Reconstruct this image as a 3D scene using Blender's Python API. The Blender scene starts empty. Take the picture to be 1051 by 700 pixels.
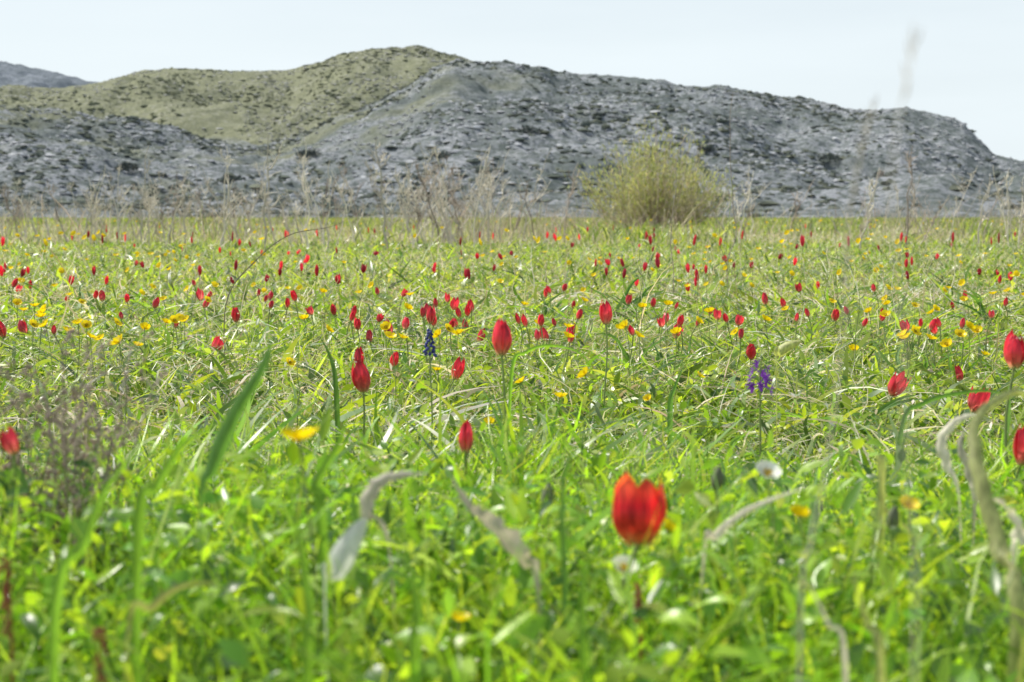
import bpy, math, random
import numpy as np
from mathutils import Vector, Matrix
random.seed(7); rng = np.random.default_rng(11)
S = bpy.context.scene; COL = S.collection
S.view_settings.view_transform = 'Standard'; S.view_settings.look = 'None'; S.view_settings.exposure = 0
PI = math.pi
# ------------------------------------------------ camera
F = 1051*50/36.0; CZ = 0.38; HOR = 222.0
TH = math.atan((350-HOR)/F)
cam = bpy.data.objects.new('camera', bpy.data.cameras.new('camera')); COL.objects.link(cam)
cam.location = (0, 0, CZ); cam.rotation_euler = (PI/2-TH, 0, 0)
cam.data.lens = 50; cam.data.sensor_width = 36; cam.data.clip_start = 0.02; cam.data.clip_end = 20000
cam.data.dof.use_dof = True; cam.data.dof.focus_distance = 2.8; cam.data.dof.aperture_fstop = 10
S.camera = cam
def P(px, py, d):
    xr = (px-525.5)/F; yu = (350-py)/F
    return Vector((d*xr, d*(math.cos(TH)+yu*math.sin(TH)), CZ+d*(-math.sin(TH)+yu*math.cos(TH))))
# ------------------------------------------------ light
sund = Vector((-0.60, 0.38, 0.92)).normalized()
sl = bpy.data.lights.new('sun', 'SUN'); sl.energy = 5.0; sl.angle = math.radians(0.5); sl.color = (1, .955, .86)
so = bpy.data.objects.new('sun', sl); COL.objects.link(so); so.rotation_euler = sund.to_track_quat('Z', 'Y').to_euler()
w = bpy.data.worlds.new('World'); S.world = w; w.use_nodes = True
nt = w.node_tree; N = nt.nodes; Lk = nt.links; bg = N['Background']; bg.inputs[1].default_value = 0.12
sky = N.new('ShaderNodeTexSky'); sky.sky_type = 'NISHITA'; sky.sun_disc = False
sky.sun_elevation = math.asin(sund.z); sky.sun_rotation = math.atan2(sund.x, sund.y); sky.dust_density = 2.0
tc = N.new('ShaderNodeTexCoord'); mp = N.new('ShaderNodeMapping'); mp.inputs['Scale'].default_value = (1.2, 1.2, 7)
nz = N.new('ShaderNodeTexNoise'); nz.inputs['Scale'].default_value = 2.2; nz.inputs['Detail'].default_value = 5
mr = N.new('ShaderNodeMapRange'); mr.inputs[1].default_value = .3; mr.inputs[2].default_value = .7; mr.inputs[3].default_value = .82; mr.inputs[4].default_value = 1.0
sxyz = N.new('ShaderNodeSeparateXYZ'); mz_ = N.new('ShaderNodeMapRange'); mz_.inputs[1].default_value = .10; mz_.inputs[2].default_value = .75; mz_.inputs[3].default_value = 1.0; mz_.inputs[4].default_value = .2
mm_ = N.new('ShaderNodeMath'); mm_.operation = 'MULTIPLY'
mx = N.new('ShaderNodeMix'); mx.data_type = 'RGBA'; mx.inputs[7].default_value = (7.35, 8.1, 8.45, 1)
Lk.new(tc.outputs['Generated'], mp.inputs[0]); Lk.new(mp.outputs[0], nz.inputs[0]); Lk.new(nz.outputs[0], mr.inputs[0])
Lk.new(tc.outputs['Generated'], sxyz.inputs[0]); Lk.new(sxyz.outputs[2], mz_.inputs[0]); Lk.new(mz_.outputs[0], mm_.inputs[0]); Lk.new(mr.outputs[0], mm_.inputs[1])
Lk.new(mm_.outputs[0], mx.inputs[0]); Lk.new(sky.outputs[0], mx.inputs[6]); Lk.new(mx.outputs[2], bg.inputs[0])
# ------------------------------------------------ materials
def leafmat(name, col=None, attr=None, transl=.4, rough=.5, tcol=(1.4, 1.45, .6), var=.12, spec=.35, streak=0, zr=None, stretch=None):
    m = bpy.data.materials.new(name); m.use_nodes = True; t = m.node_tree; n = t.nodes; l = t.links
    out = n['Material Output']; pr = n['Principled BSDF']; pr.inputs['Roughness'].default_value = rough
    pr.inputs['Specular IOR Level'].default_value = spec
    tcc = n.new('ShaderNodeTexCoord')
    if attr:
        a = n.new('ShaderNodeAttribute'); a.attribute_name = attr; c = a.outputs['Color']
    elif zr:
        sx = n.new('ShaderNodeSeparateXYZ'); l.new(tcc.outputs['Object'], sx.inputs[0]); mz = n.new('ShaderNodeMapRange'); mz.inputs[2].default_value = .042
        l.new(sx.outputs[2], mz.inputs[0]); rp = n.new('ShaderNodeValToRGB'); e = rp.color_ramp.elements
        while len(e) < len(zr): e.new(.5)
        for q, (p, cc) in zip(e, zr): q.position = p; q.color = (*cc, 1)
        l.new(mz.outputs[0], rp.inputs[0]); c = rp.outputs[0]
    else:
        a = n.new('ShaderNodeRGB'); a.outputs[0].default_value = (*col, 1); c = a.outputs[0]
    hs = n.new('ShaderNodeHueSaturation'); l.new(c, hs.inputs['Color'])
    oi = n.new('ShaderNodeObjectInfo'); r = n.new('ShaderNodeMapRange'); r.inputs[3].default_value = 1-var*2.2; r.inputs[4].default_value = 1+var*2.2
    l.new(oi.outputs['Random'], r.inputs[0]); l.new(r.outputs[0], hs.inputs['Value'])
    c = hs.outputs[0]
    if streak:
        mpp = n.new('ShaderNodeMapping'); mpp.inputs['Scale'].default_value = stretch or (1, 1, .35); l.new(tcc.outputs['Object'], mpp.inputs[0])
        ns = n.new('ShaderNodeTexNoise'); ns.inputs['Scale'].default_value = 260; ns.inputs['Detail'].default_value = 3
        l.new(mpp.outputs[0], ns.inputs[0]); r2 = n.new('ShaderNodeMapRange'); r2.inputs[1].default_value = .3; r2.inputs[2].default_value = .7
        r2.inputs[3].default_value = 1-streak; r2.inputs[4].default_value = 1+streak
        l.new(ns.outputs[0], r2.inputs[0]); mm = n.new('ShaderNodeVectorMath'); mm.operation = 'SCALE'; l.new(c, mm.inputs[0]); l.new(r2.outputs[0], mm.inputs['Scale']); c = mm.outputs[0]
    l.new(c, pr.inputs['Base Color'])
    vm = n.new('ShaderNodeVectorMath'); vm.operation = 'MULTIPLY'; vm.inputs[1].default_value = tcol; l.new(c, vm.inputs[0])
    tr = n.new('ShaderNodeBsdfTranslucent'); l.new(vm.outputs[0], tr.inputs[0])
    ms = n.new('ShaderNodeMixShader'); ms.inputs[0].default_value = transl
    l.new(pr.outputs[0], ms.inputs[1]); l.new(tr.outputs[0], ms.inputs[2]); l.new(ms.outputs[0], out.inputs[0])
    return m
M = {}
M['cover'] = leafmat('meadow_leaf', attr='tint', transl=.5, var=0, tcol=(1.75, 1.68, .55), rough=.34, spec=.7)
M['dry'] = leafmat('dry_straw', attr='tint', transl=.35, var=0, tcol=(1.2, 1.15, .95), rough=.55, spec=.3)
M['green'] = leafmat('green_leaf', (.20, .36, .055), transl=.5, streak=.2)
M['dgreen'] = leafmat('dark_green_leaf', (.12, .24, .06), transl=.45, streak=.2)
M['stemg'] = leafmat('green_stem', (.26, .33, .11), transl=.1)
M['red'] = leafmat('red_petal', (.68, .045, .085), transl=.42, tcol=(1.5, 1.5, 1.3), var=.2, rough=.4, streak=.25)
M['redp'] = leafmat('red_petal_near', transl=.42, tcol=(1.5, 1.4, 1.3), var=.16, rough=.34, spec=.5, streak=.4, stretch=(1, 1, .12), zr=[(0, (.62, .46, .26)), (.18, (.68, .18, .17)), (.5, (.66, .045, .075)), (1, (.52, .016, .04))])
M['redo'] = leafmat('orange_red_petal', transl=.5, tcol=(1.35, 1.7, 1.0), var=.05, rough=.4, streak=.5, stretch=(1, 1, .12), zr=[(0, (.80, .45, .20)), (.25, (.78, .12, .09)), (.65, (.76, .028, .045)), (1, (.82, .12, .05))])
M['yellow'] = leafmat('yellow_petal', (.95, .74, .012), transl=.4, tcol=(1.1, 1.1, .7), var=.05, rough=.35)
M['yc'] = leafmat('flower_centre', (.6, .45, .03), transl=.1)
M['twig'] = leafmat('dry_twig', (.42, .35, .29), transl=0, var=.22, rough=.8, spec=.1, streak=.2)
M['twigl'] = leafmat('pale_twig', (.68, .62, .51), transl=0, var=.16, rough=.8, spec=.1, streak=.2)
M['wilt'] = leafmat('wilted_leaf', (.78, .71, .60), transl=.4, tcol=(1, .95, .8), streak=.22, rough=.5)
M['wiltg'] = leafmat('wilted_green', (.42, .43, .20), transl=.4, streak=.35)
M['white'] = leafmat('white_leaf', (.88, .89, .84), transl=.35, tcol=(1, 1, .9), streak=.1)
M['rust'] = leafmat('rust_spike', (.36, .12, .07), transl=.2, tcol=(1.2, .8, .6))
M['purple'] = leafmat('purple_petal', (.22, .05, .42), transl=.35, tcol=(1.2, 1, 1.2))
M['blue'] = leafmat('blue_floret', (.06, .07, .28), transl=.15, tcol=(1, 1, 1.3))
M['pod'] = leafmat('grey_green_pod', (.16, .18, .11), transl=.1, rough=.7)
M['mauve'] = leafmat('mauve_brown', (.50, .40, .33), transl=.3, tcol=(1, .9, .8), streak=.3)
M['bush'] = leafmat('bush_leaf', attr='tint', transl=.45, var=0, tcol=(1.35, 1.35, .85))
# ------------------------------------------------ mesh helpers
class MB:
    def __init__(s): s.v = []; s.f = []; s.m = []
    def tube(s, pts, rad, n=5, mi=0):
        pts = [Vector(p) for p in pts]; b = len(s.v); k = len(pts)
        for i, p in enumerate(pts):
            t = (pts[min(i+1, k-1)]-pts[max(i-1, 0)]).normalized()
            a = t.cross(Vector((0.3, 1, 0.05))).normalized(); c = t.cross(a)
            r = rad[i] if hasattr(rad, '__len__') else rad
            for j in range(n):
                q = 2*PI*j/n; s.v.append(p+a*(r*math.cos(q))+c*(r*math.sin(q)))
        for i in range(k-1):
            for j in range(n):
                s.f.append((b+i*n+j, b+i*n+(j+1) % n, b+(i+1)*n+(j+1) % n, b+(i+1)*n+j)); s.m.append(mi)
    def grid(s, rows, mi=0):
        b = len(s.v); nr = len(rows); nc = len(rows[0])
        for r in rows: s.v.extend(Vector(p) for p in r)
        for i in range(nr-1):
            for j in range(nc-1):
                s.f.append((b+i*nc+j, b+i*nc+j+1, b+(i+1)*nc+j+1, b+(i+1)*nc+j)); s.m.append(mi)
    def ribbon(s, pts, width, mi=0, fold=.25, sidev=None, twist=0, prof=None, crump=0):
        pts = [Vector(p) for p in pts]; k = len(pts); rows = []
        for i, p in enumerate(pts):
            t = (pts[min(i+1, k-1)]-pts[max(i-1, 0)]).normalized()
            sd = t.cross(Vector(sidev or (0, 1, 0.35)))
            sd = sd.normalized() if sd.length > 1e-4 else Vector((1, 0, 0))
            nn = sd.cross(t).normalized(); u = i/(k-1)
            if twist:
                a = twist*u+crump*math.sin(i*1.3+width*900); sd, nn = sd*math.cos(a)+nn*math.sin(a), nn*math.cos(a)-sd*math.sin(a)
            wv = width*(prof(u) if prof else (min(1, .45+u*2))*max(.02, (1-u**2.2)))*.5
            if crump: wv *= 1+crump*.6*math.sin(i*2.1+width*500)
            rows.append([p-sd*wv+nn*wv*fold*2, p-sd*wv*.5+nn*wv*fold*.6, p, p+sd*wv*.5+nn*wv*fold*.6, p+sd*wv+nn*wv*fold*2])
        s.grid(rows, mi)
    def blob(s, c, rx, rz, mi=0, n=6, k=4):
        rows = []
        for i in range(k+1):
            ph = PI*i/k; rows.append([Vector((c[0]+rx*math.sin(ph)*math.cos(2*PI*j/n), c[1]+rx*math.sin(ph)*math.sin(2*PI*j/n), c[2]-rz*math.cos(ph))) for j in range(n+1)])
        s.grid(rows, mi)
    def data(s, name, mats):
        me = bpy.data.meshes.new(name); me.from_pydata([tuple(v) for v in s.v], [], s.f)
        for m in mats: me.materials.append(m)
        me.polygons.foreach_set('material_index', s.m); me.polygons.foreach_set('use_smooth', [True]*len(s.f)); me.update()
        return me
def obj(name, me, parent=None, loc=(0, 0, 0), rot=(0, 0, 0), sc=(1, 1, 1)):
    o = bpy.data.objects.new(name, me); COL.objects.link(o); o.parent = parent
    o.location = loc; o.rotation_euler = rot; o.scale = sc
    return o
def tag(o, label=None, cat=None, group=None, kind=None):
    if label: o['label'] = label
    if cat: o['category'] = cat
    if group: o['group'] = group
    if kind: o['kind'] = kind
    return o
def smooth(pts, n=6):
    pts = [Vector(p) for p in pts]; out = []; k = len(pts)
    for i in range(k-1):
        p0 = pts[max(i-1, 0)]; p1 = pts[i]; p2 = pts[i+1]; p3 = pts[min(i+2, k-1)]
        for j in range(n):
            t = j/n
            out.append(.5*((2*p1)+(p2-p0)*t+(2*p0-5*p1+4*p2-p3)*t*t+(3*p1-p0-3*p2+p3)*t**3))
    out.append(pts[-1]); return out
def npmesh(name, V, Q, col=None, mat=None, smoothf=True):
    me = bpy.data.meshes.new(name); V = np.ascontiguousarray(V.reshape(-1, 3), dtype=np.float32); Q = np.ascontiguousarray(Q, dtype=np.int32)
    k = Q.shape[1]
    me.vertices.add(len(V)); me.vertices.foreach_set('co', V.ravel())
    me.loops.add(Q.size); me.loops.foreach_set('vertex_index', Q.ravel())
    me.polygons.add(len(Q)); me.polygons.foreach_set('loop_start', np.arange(0, Q.size, k, dtype=np.int32))
    me.update(calc_edges=True)
    me.polygons.foreach_set('use_smooth', np.full(len(Q), smoothf))
    if col is not None:
        a = me.color_attributes.new('tint', 'FLOAT_COLOR', 'POINT')
        c = np.ones((len(V), 4), dtype=np.float32); c[:, :3] = col.reshape(-1, 3); a.data.foreach_set('color', c.ravel())
    if mat: me.materials.append(mat)
    return me
def vn(x, y, s=0):
    xi = np.floor(x).astype(np.int64); yi = np.floor(y).astype(np.int64); fx = x-xi; fy = y-yi
    fx = fx*fx*(3-2*fx); fy = fy*fy*(3-2*fy)
    def h(a, b):
        q = (a*374761393+b*668265263+s*974634777) & 0xffffffff
        q = ((q ^ (q >> 13))*1274126177) & 0xffffffff
        q = q ^ (q >> 16)
        return (q & 0xffff)/65535.0
    return (h(xi, yi)*(1-fx)+h(xi+1, yi)*fx)*(1-fy)+(h(xi, yi+1)*(1-fx)+h(xi+1, yi+1)*fx)*fy
def fbm(x, y, o=5, s=0):
    r = 0; a = .5
    for i in range(o): r = r+a*vn(x, y, s+i); x = x*2.03+7; y = y*2.03+3; a *= .5
    return r
# ------------------------------------------------ ground
def simplemat(name, build):
    m = bpy.data.materials.new(name); m.use_nodes = True; t = m.node_tree; n = t.nodes; l = t.links
    pr = n['Principled BSDF']; pr.inputs['Roughness'].default_value = .95; pr.inputs['Specular IOR Level'].default_value = .05
    tcn = n.new('ShaderNodeTexCoord'); build(n, l, pr, tcn.outputs['Object']); return m
def noise(n, l, vec, sc, det=6, rough=.6):
    x = n.new('ShaderNodeTexNoise'); x.inputs['Scale'].default_value = sc; x.inputs['Detail'].default_value = det; x.inputs['Roughness'].default_value = rough
    l.new(vec, x.inputs[0]); return x.outputs[0]
def ramp(n, l, fac, stops):
    r = n.new('ShaderNodeValToRGB'); e = r.color_ramp.elements
    while len(e) < len(stops): e.new(.5)
    for q, (p, c) in zip(e, stops): q.position = p; q.color = (*c, 1)
    l.new(fac, r.inputs[0]); return r.outputs[0]
def mixc(n, l, f, a, b):
    x = n.new('ShaderNodeMix'); x.data_type = 'RGBA'; l.new(f, x.inputs[0]); l.new(a, x.inputs[6]); l.new(b, x.inputs[7]); return x.outputs[2]
def g_(n, l, pr, v):
    a = ramp(n, l, noise(n, l, v, 40), [(.35, (.04, .04, .018)), (.65, (.10, .09, .04))])
    b = ramp(n, l, noise(n, l, v, .05), [(.4, (.10, .12, .05)), (.6, (.19, .19, .09))])
    f = n.new('ShaderNodeValue'); f.outputs[0].default_value = .4
    l.new(mixc(n, l, f.outputs[0], a, b), pr.inputs['Base Color'])
mb = MB(); mb.grid([[(x, y, 0) for x in (-9000, -500, -20, 0, 20, 500, 9000)] for y in (-500, -20, 0, 20, 300, 9000)])
tag(obj('ground', mb.data('ground', [simplemat('meadow_soil', g_)])), 'flat soil of the meadow under the grasses and flowers', 'ground', kind='structure')
# ------------------------------------------------ hills
def prof_interp(pts, X, D):
    a = np.array(pts, float); return np.interp(X, (a[:, 0]-525.5)/F*D, (HOR-a[:, 1])/F*D+CZ)
front = [(-700, 60), (-300, 88), (-100, 104), (0, 109), (60, 113), (130, 129), (200, 142), (268, 148), (300, 141), (335, 126), (380, 106), (420, 88), (450, 69), (470, 63), (500, 68), (560, 72), (570, 77), (600, 80), (680, 86), (690, 90), (740, 94), (800, 103), (830, 104), (860, 111), (925, 113), (960, 124), (985, 133), (1000, 148), (1018, 162), (1051, 168), (1150, 190), (1350, 216), (1700, 222)]
back = [(-900, 110), (-300, 105), (-100, 98), (0, 95), (60, 92), (110, 86), (150, 74), (175, 69), (215, 70), (245, 73), (300, 70), (320, 65), (350, 56), (380, 51), (430, 50), (450, 56), (470, 61), (520, 75), (600, 100), (700, 140), (900, 200), (1200, 222)]
dist_ = [(-700, 90), (-200, 72), (-60, 66), (0, 64), (22, 67), (45, 71), (72, 77), (80, 82), (115, 86), (200, 120), (400, 180), (600, 222)]
def hillt(X, Y, yb, yc, seed):
    yy = Y+(fbm(X/60, Y/60, 3, seed+9)-.5)*50*np.clip((yc-Y)/80, 0, 1); return np.clip((yy-yb)/(yc-yb), 0, 1)
def hill(X, Y, pr, yb, yc, drop, amp, seed, fine=1.0):
    H = prof_interp(pr, X*yc/np.minimum(Y, yc), yc); t = hillt(X, Y, yb, yc, seed)
    s = .35*t+.65*(t*t*(3-2*t)); s = np.where(Y > yc, 1-np.clip((Y-yc)/drop, 0, 1)**1.5, s)
    env = np.clip(H/12, 0, 1)*np.clip(t*4, 0, 1)
    crest = 1-.75*np.exp(-((Y-yc)/45.0)**2)
    g = (fbm(X/45, Y/60, 4, seed)-.47)*amp*crest
    r = (np.abs(fbm(X/9, Y/11, 4, seed+5)-.47))*-4*fine+(fbm(X/4, Y/4, 3, seed+7)-.45)*2.0*fine+(vn(X/1.7, Y/1.7, seed+17)-.5)*.7*fine
    return H*s-1+(g+r)*env
def terrain(name, pr, x0, x1, nx, ys, yb, yc, drop, amp, seed, mat, label, fine=1.0, olive=False):
    X, Y = np.meshgrid(np.linspace(x0, x1, nx), ys); Z = hill(X, Y, pr, yb, yc, drop, amp, seed, fine)
    V = np.stack([X, Y, Z], -1); ny = len(ys); i = np.arange(ny-1)[:, None]*nx+np.arange(nx-1)[None]
    Q = np.stack([i, i+1, i+nx+1, i+nx], -1).reshape(-1, 4); c = None
    if olive:
        pxx = X/Y*F+525.5; t = hillt(X, Y, yb, yc, seed); nn_ = fbm(X/22, Y/22, 6, 55)-.48
        f = np.clip((520-pxx)/190+nn_*2.2, 0, 1)*np.clip((t-.66+nn_*1.9)/.40, 0, 1); f = np.clip(f, 0, 1)*.8
        c = np.stack([f, f, f], -1)
    tag(obj(name, npmesh(name, V, Q, c, mat=mat)), label, 'hill', kind='structure')
OL = [(.165, .18, .12), (.305, .315, .205)]  # olive vegetation tones, brightened in the colour to stand for sunlight
def hillmat(rock, rock2, veg, veg2, lo, hi, olive=False, sc=.42):
    def f(n, l, pr, v):
        r = ramp(n, l, noise(n, l, v, 1.6, 6, .75), [(.40, rock2), (.60, rock)])
        g = ramp(n, l, noise(n, l, v, .8, 8, .8), [(.4, veg2), (.62, veg)])
        a = noise(n, l, v, sc, 12, .8); b = ramp(n, l, a, [(lo, (0, 0, 0)), (hi, (1, 1, 1))])
        c = mixc(n, l, b, g, r)
        q = ramp(n, l, noise(n, l, v, .025, 8, .72), [(.45, (0, 0, 0)), (.58, (.75, .75, .75))])
        c = mixc(n, l, q, c, g)
        if olive:
            at = n.new('ShaderNodeAttribute'); at.attribute_name = 'tint'
            p2 = ramp(n, l, noise(n, l, v, .7, 8, .85), [(.38, OL[0]), (.66, OL[1])]); c = mixc(n, l, at.outputs['Fac'], c, p2)
        l.new(c, pr.inputs['Base Color'])
        bp = n.new('ShaderNodeBump'); bp.inputs['Strength'].default_value = .8; bp.inputs['Distance'].default_value = 1.0
        l.new(noise(n, l, v, .9, 8, .8), bp.inputs['Height']); l.new(bp.outputs[0], pr.inputs['Normal'])
    return f
mf = simplemat('rocky_hill', hillmat((.46, .475, .50), (.27, .29, .32), (.155, .18, .16), (.095, .12, .12), .45, .54, True))  # blue-grey distance haze is mixed into these rock and scrub colours
mbk = simplemat('olive_hill', hillmat((.42, .42, .37), (.28, .285, .22), (.305, .315, .20), (.17, .185, .12), .50, .60, sc=.3))  # olive colours partly brightened to look sunlit
mdk = simplemat('distant_ridge', hillmat((.33, .36, .41), (.23, .255, .295), (.17, .20, .22), (.13, .155, .18), .45, .6, sc=.12))  # bluish aerial haze painted into the ridge's base colours
FA = (front, 225, 620, 420, 20, 3); BA = (back, 560, 950, 500, 26, 40)
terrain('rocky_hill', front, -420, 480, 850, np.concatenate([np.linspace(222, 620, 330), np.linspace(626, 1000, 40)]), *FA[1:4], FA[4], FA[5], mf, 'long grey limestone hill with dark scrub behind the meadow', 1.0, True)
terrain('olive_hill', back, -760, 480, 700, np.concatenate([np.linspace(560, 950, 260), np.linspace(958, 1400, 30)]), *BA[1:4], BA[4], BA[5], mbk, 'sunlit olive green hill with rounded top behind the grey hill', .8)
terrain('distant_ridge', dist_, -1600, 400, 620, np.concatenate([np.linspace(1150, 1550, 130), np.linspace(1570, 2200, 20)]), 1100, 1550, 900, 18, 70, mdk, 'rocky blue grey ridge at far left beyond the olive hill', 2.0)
def scatter(n, rect, args, fine, size, flat, cols, mask=None):
    X = rng.uniform(rect[0], rect[1], n); Y = rng.uniform(rect[2], rect[3], n)
    Hh = prof_interp(args[0], X*args[2]/Y, args[2])
    k = (Hh > 4)
    if mask: k &= mask(X, Y)
    X = X[k]; Y = Y[k]; n = len(X)
    Z = hill(X, Y, *args[:1], *args[1:4], args[4], args[5], fine)
    s = size[0]+(size[1]-size[0])*rng.random(n)**3
    b = np.array([[1, 0, 0], [.5, .87, 0], [-.5, .87, 0], [-1, 0, 0], [-.5, -.87, 0], [.5, -.87, 0], [0, 0, 1], [0, 0, -1], [.6, 0, .6], [-.3, .5, .7], [-.3, -.5, .7]])
    tri = []
    for i in range(6): tri += [[i, (i+1) % 6, 8+(i//2)], [(i+1) % 6, i, 7]]
    tri += [[0, 8, 10], [1, 9, 8], [3, 10, 9], [8, 9, 6], [9, 10, 6], [10, 8, 6]]
    tri = np.array(tri)
    V = b[None]*(1+rng.uniform(-.35, .35, (n, 11, 3)))
    V = V*np.stack([s*rng.uniform(.9, 1.9, n), s*rng.uniform(.7, 1.2, n), s*flat*rng.uniform(.6, 1.3, n)], -1)[:, None]
    a = rng.normal(0, .5, n); ca, sa = np.cos(a)[:, None], np.sin(a)[:, None]
    V = np.stack([V[..., 0]*ca-V[..., 1]*sa+X[:, None], V[..., 0]*sa+V[..., 1]*ca+Y[:, None], V[..., 2]+Z[:, None]], -1)
    c = np.array(cols)[rng.integers(0, len(cols), n)]*rng.uniform(.8, 1.15, (n, 1))
    C_ = np.repeat(c[:, None], 11, 1)
    Q = (tri[None]+np.arange(n)[:, None, None]*11).reshape(-1, 3)
    return V, Q, C_
def attrmat(name):
    def f(n, l, pr, v):
        a = n.new('ShaderNodeAttribute'); a.attribute_name = 'tint'; l.new(a.outputs['Color'], pr.inputs['Base Color'])
    return simplemat(name, f)
rm = attrmat('limestone'); sm_ = attrmat('scrub')
clump = lambda sd, th, sc: (lambda X, Y: fbm(X/sc, Y/sc, 3, sd)+rng.uniform(-.12, .12, X.shape) > th)
V, Q, C_ = scatter(60000, (-330, 360, 300, 625), FA, 1.0, (.15, 1.1), .5, [(.45, .46, .48), (.36, .375, .40), (.52, .53, .545)], clump(5, .47, 30))
tag(obj('limestone_outcrops', npmesh('limestone_outcrops', V, Q, C_, rm, False)), 'pale limestone outcrops scattered over the grey hill', 'rocks', kind='stuff')
V, Q, C_ = scatter(55000, (-330, 360, 250, 622), FA, 1.0, (.25, 1.5), .55, [(.115, .135, .12), (.13, .15, .125), (.155, .17, .13)], clump(15, .45, 40))  # scrub colours paled to include the hill's painted haze
tag(obj('hill_scrub', npmesh('hill_scrub', V, Q, C_, sm_, False)), 'low dark scrub dotted over the grey hill', 'scrub', kind='stuff')
V, Q, C_ = scatter(42000, (-450, 120, 620, 955), BA, .8, (.25, 1.3), .5, [(.42, .42, .39), (.36, .365, .33), (.46, .46, .43)], clump(25, .47, 40))
tag(obj('hilltop_rocks', npmesh('hilltop_rocks', V, Q, C_, rm, False)), 'pale rocks scattered over the sunlit olive hill', 'rocks', kind='stuff')
V, Q, C_ = scatter(32000, (-450, 120, 620, 955), BA, .8, (.3, 1.7), .5, [(.18, .195, .13), (.15, .17, .115), (.22, .235, .15)], clump(35, .46, 40))
tag(obj('olive_hill_scrub', npmesh('olive_hill_scrub', V, Q, C_, sm_, False)), 'green scrub dotted over the sunlit olive hill', 'scrub', kind='stuff')
# ------------------------------------------------ meadow cover
def place(n, d0, d1, pad=.25, k=.43, pw=2):
    d = (rng.uniform(d0**pw, d1**pw, n))**(1/pw); x = rng.uniform(-1, 1, n)*(d*k+pad); return x, d
def colr(n, cols, w, v=.34):
    c = np.array(cols)[rng.choice(len(cols), n, p=np.array(w)/sum(w))]
    return c*rng.uniform(1-v, 1+v, (n, 1))*rng.uniform(.93, 1.07, (n, 3))
def hmod(x, y): return np.clip(.50+1.0*fbm(x*3.1, y*3.1, 3, 123)+.25*(vn(x*.9, y*.9, 9)-.5), .4, 1.35)
def blades(x, y, h, wd, lean, droop, col, seg=4, z0=0, broad=False):
    n = len(x); t = np.linspace(0, 1, seg+1)[None]; h = h*hmod(x, y)
    a = rng.uniform(0, 2*PI, n)[:, None]; ro = rng.normal(0, .6, n)[:, None]
    h_ = h[:, None]; ln = lean[:, None]; dr = droop[:, None]
    ex = h_*ln*t**1.8; cx = x[:, None]+np.cos(a)*ex; cy = y[:, None]+np.sin(a)*ex; cz = z0+h_*(t-dr*t**3)
    wob = rng.normal(0, .07, (n, 1))*h_*np.sin(t*PI*2)
    cx = cx+wob*np.sin(a); cy = cy-wob*np.cos(a)
    pf = np.sin(PI*np.clip(t*.9+.07, 0, 1))**.8 if broad else (1-t**2.2)*.95+.05
    wv = wd[:, None]*.5*pf
    ro = ro+rng.normal(0, .8, (n, 1))*t
    sx = -np.sin(a+ro)*wv; sy = np.cos(a+ro)*wv; sz = rng.normal(0, .35, (n, 1))*wv
    V = np.stack([np.stack([cx-sx, cy-sy, cz-sz], -1), np.stack([cx+sx, cy+sy, cz+sz], -1)], 2)
    i = np.arange(seg)[None]*2+np.arange(n)[:, None]*(seg+1)*2
    Q = np.stack([i, i+1, i+3, i+2], -1).reshape(-1, 4)
    C_ = np.repeat(col[:, None], (seg+1)*2, 1)
    return V.reshape(-1, 3), Q, C_.reshape(-1, 3)
def leaves(B, D, L, W, col, curv, seg=4, fold=.25):
    n = len(B); D = D/np.linalg.norm(D, axis=1, keepdims=True)
    r = np.array([[0, 0, 1.0]])+rng.normal(0, .45, (n, 3)); sd = np.cross(D, r); sd /= np.linalg.norm(sd, axis=1, keepdims=True)+1e-6
    nn = np.cross(sd, D); t = np.linspace(0, 1, seg+1)[None, :, None]
    p = B[:, None]+D[:, None]*(L[:, None, None]*t)-np.array([0, 0, 1.0])*(L*curv)[:, None, None]*t**2
    pf = np.sin(PI*np.clip(t**.85*.97+.02, 0, 1))*.5; wv = W[:, None, None]*pf
    V = np.stack([p-sd[:, None]*wv+nn[:, None]*wv*fold, p, p+sd[:, None]*wv+nn[:, None]*wv*fold], 2)
    i = np.arange(seg)[None]*3+np.arange(n)[:, None]*(seg+1)*3
    Q = np.concatenate([np.stack([i, i+1, i+4, i+3], -1).reshape(-1, 4), np.stack([i+1, i+2, i+5, i+4], -1).reshape(-1, 4)])
    return V.reshape(-1, 3), Q, np.repeat(col[:, None], (seg+1)*3, 1).reshape(-1, 3)
def herbs(n, K, d0, d1, H, L, W, cols, wts, pad=.25, clumpth=None, spread=.03):
    x, y = place(n, d0, d1, pad)
    if clumpth:
        k = fbm(x*2.2, y*2.2, 3, 77) > clumpth; x = x[k]; y = y[k]
    n = len(x); h = rng.uniform(H[0], H[1], n)*hmod(x, y); pc = colr(n, cols, wts, .25)
    u = rng.random((n, K))**.8; az = np.arange(K)[None]*2.4+rng.uniform(0, 6, (n, 1))
    lx = rng.normal(0, .12, (n, 1)); ly = rng.normal(0, .12, (n, 1))
    rr = rng.uniform(0, spread, (n, K))
    bx = x[:, None]+lx*h[:, None]*u+np.cos(az)*rr; by = y[:, None]+ly*h[:, None]*u+np.sin(az)*rr; bz = h[:, None]*(.1+.9*u)
    el = rng.uniform(-.1, 1.3, (n, K))
    D = np.stack([np.cos(az)*np.cos(el), np.sin(az)*np.cos(el), np.sin(el)], -1).reshape(-1, 3)
    B = np.stack([bx, by, bz], -1).reshape(-1, 3); m = n*K
    c = np.repeat(pc, K, 0)*rng.uniform(.85, 1.15, (m, 1))
    A = leaves(B, D, rng.uniform(*L, m), rng.uniform(*W, m), c, rng.uniform(0, .6, m))
    st = blades(x, y, h*1.0, np.full(n, .002), np.abs(lx[:, 0])*.3, np.zeros(n), pc*.9, 3)
    return [A, st]
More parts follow.
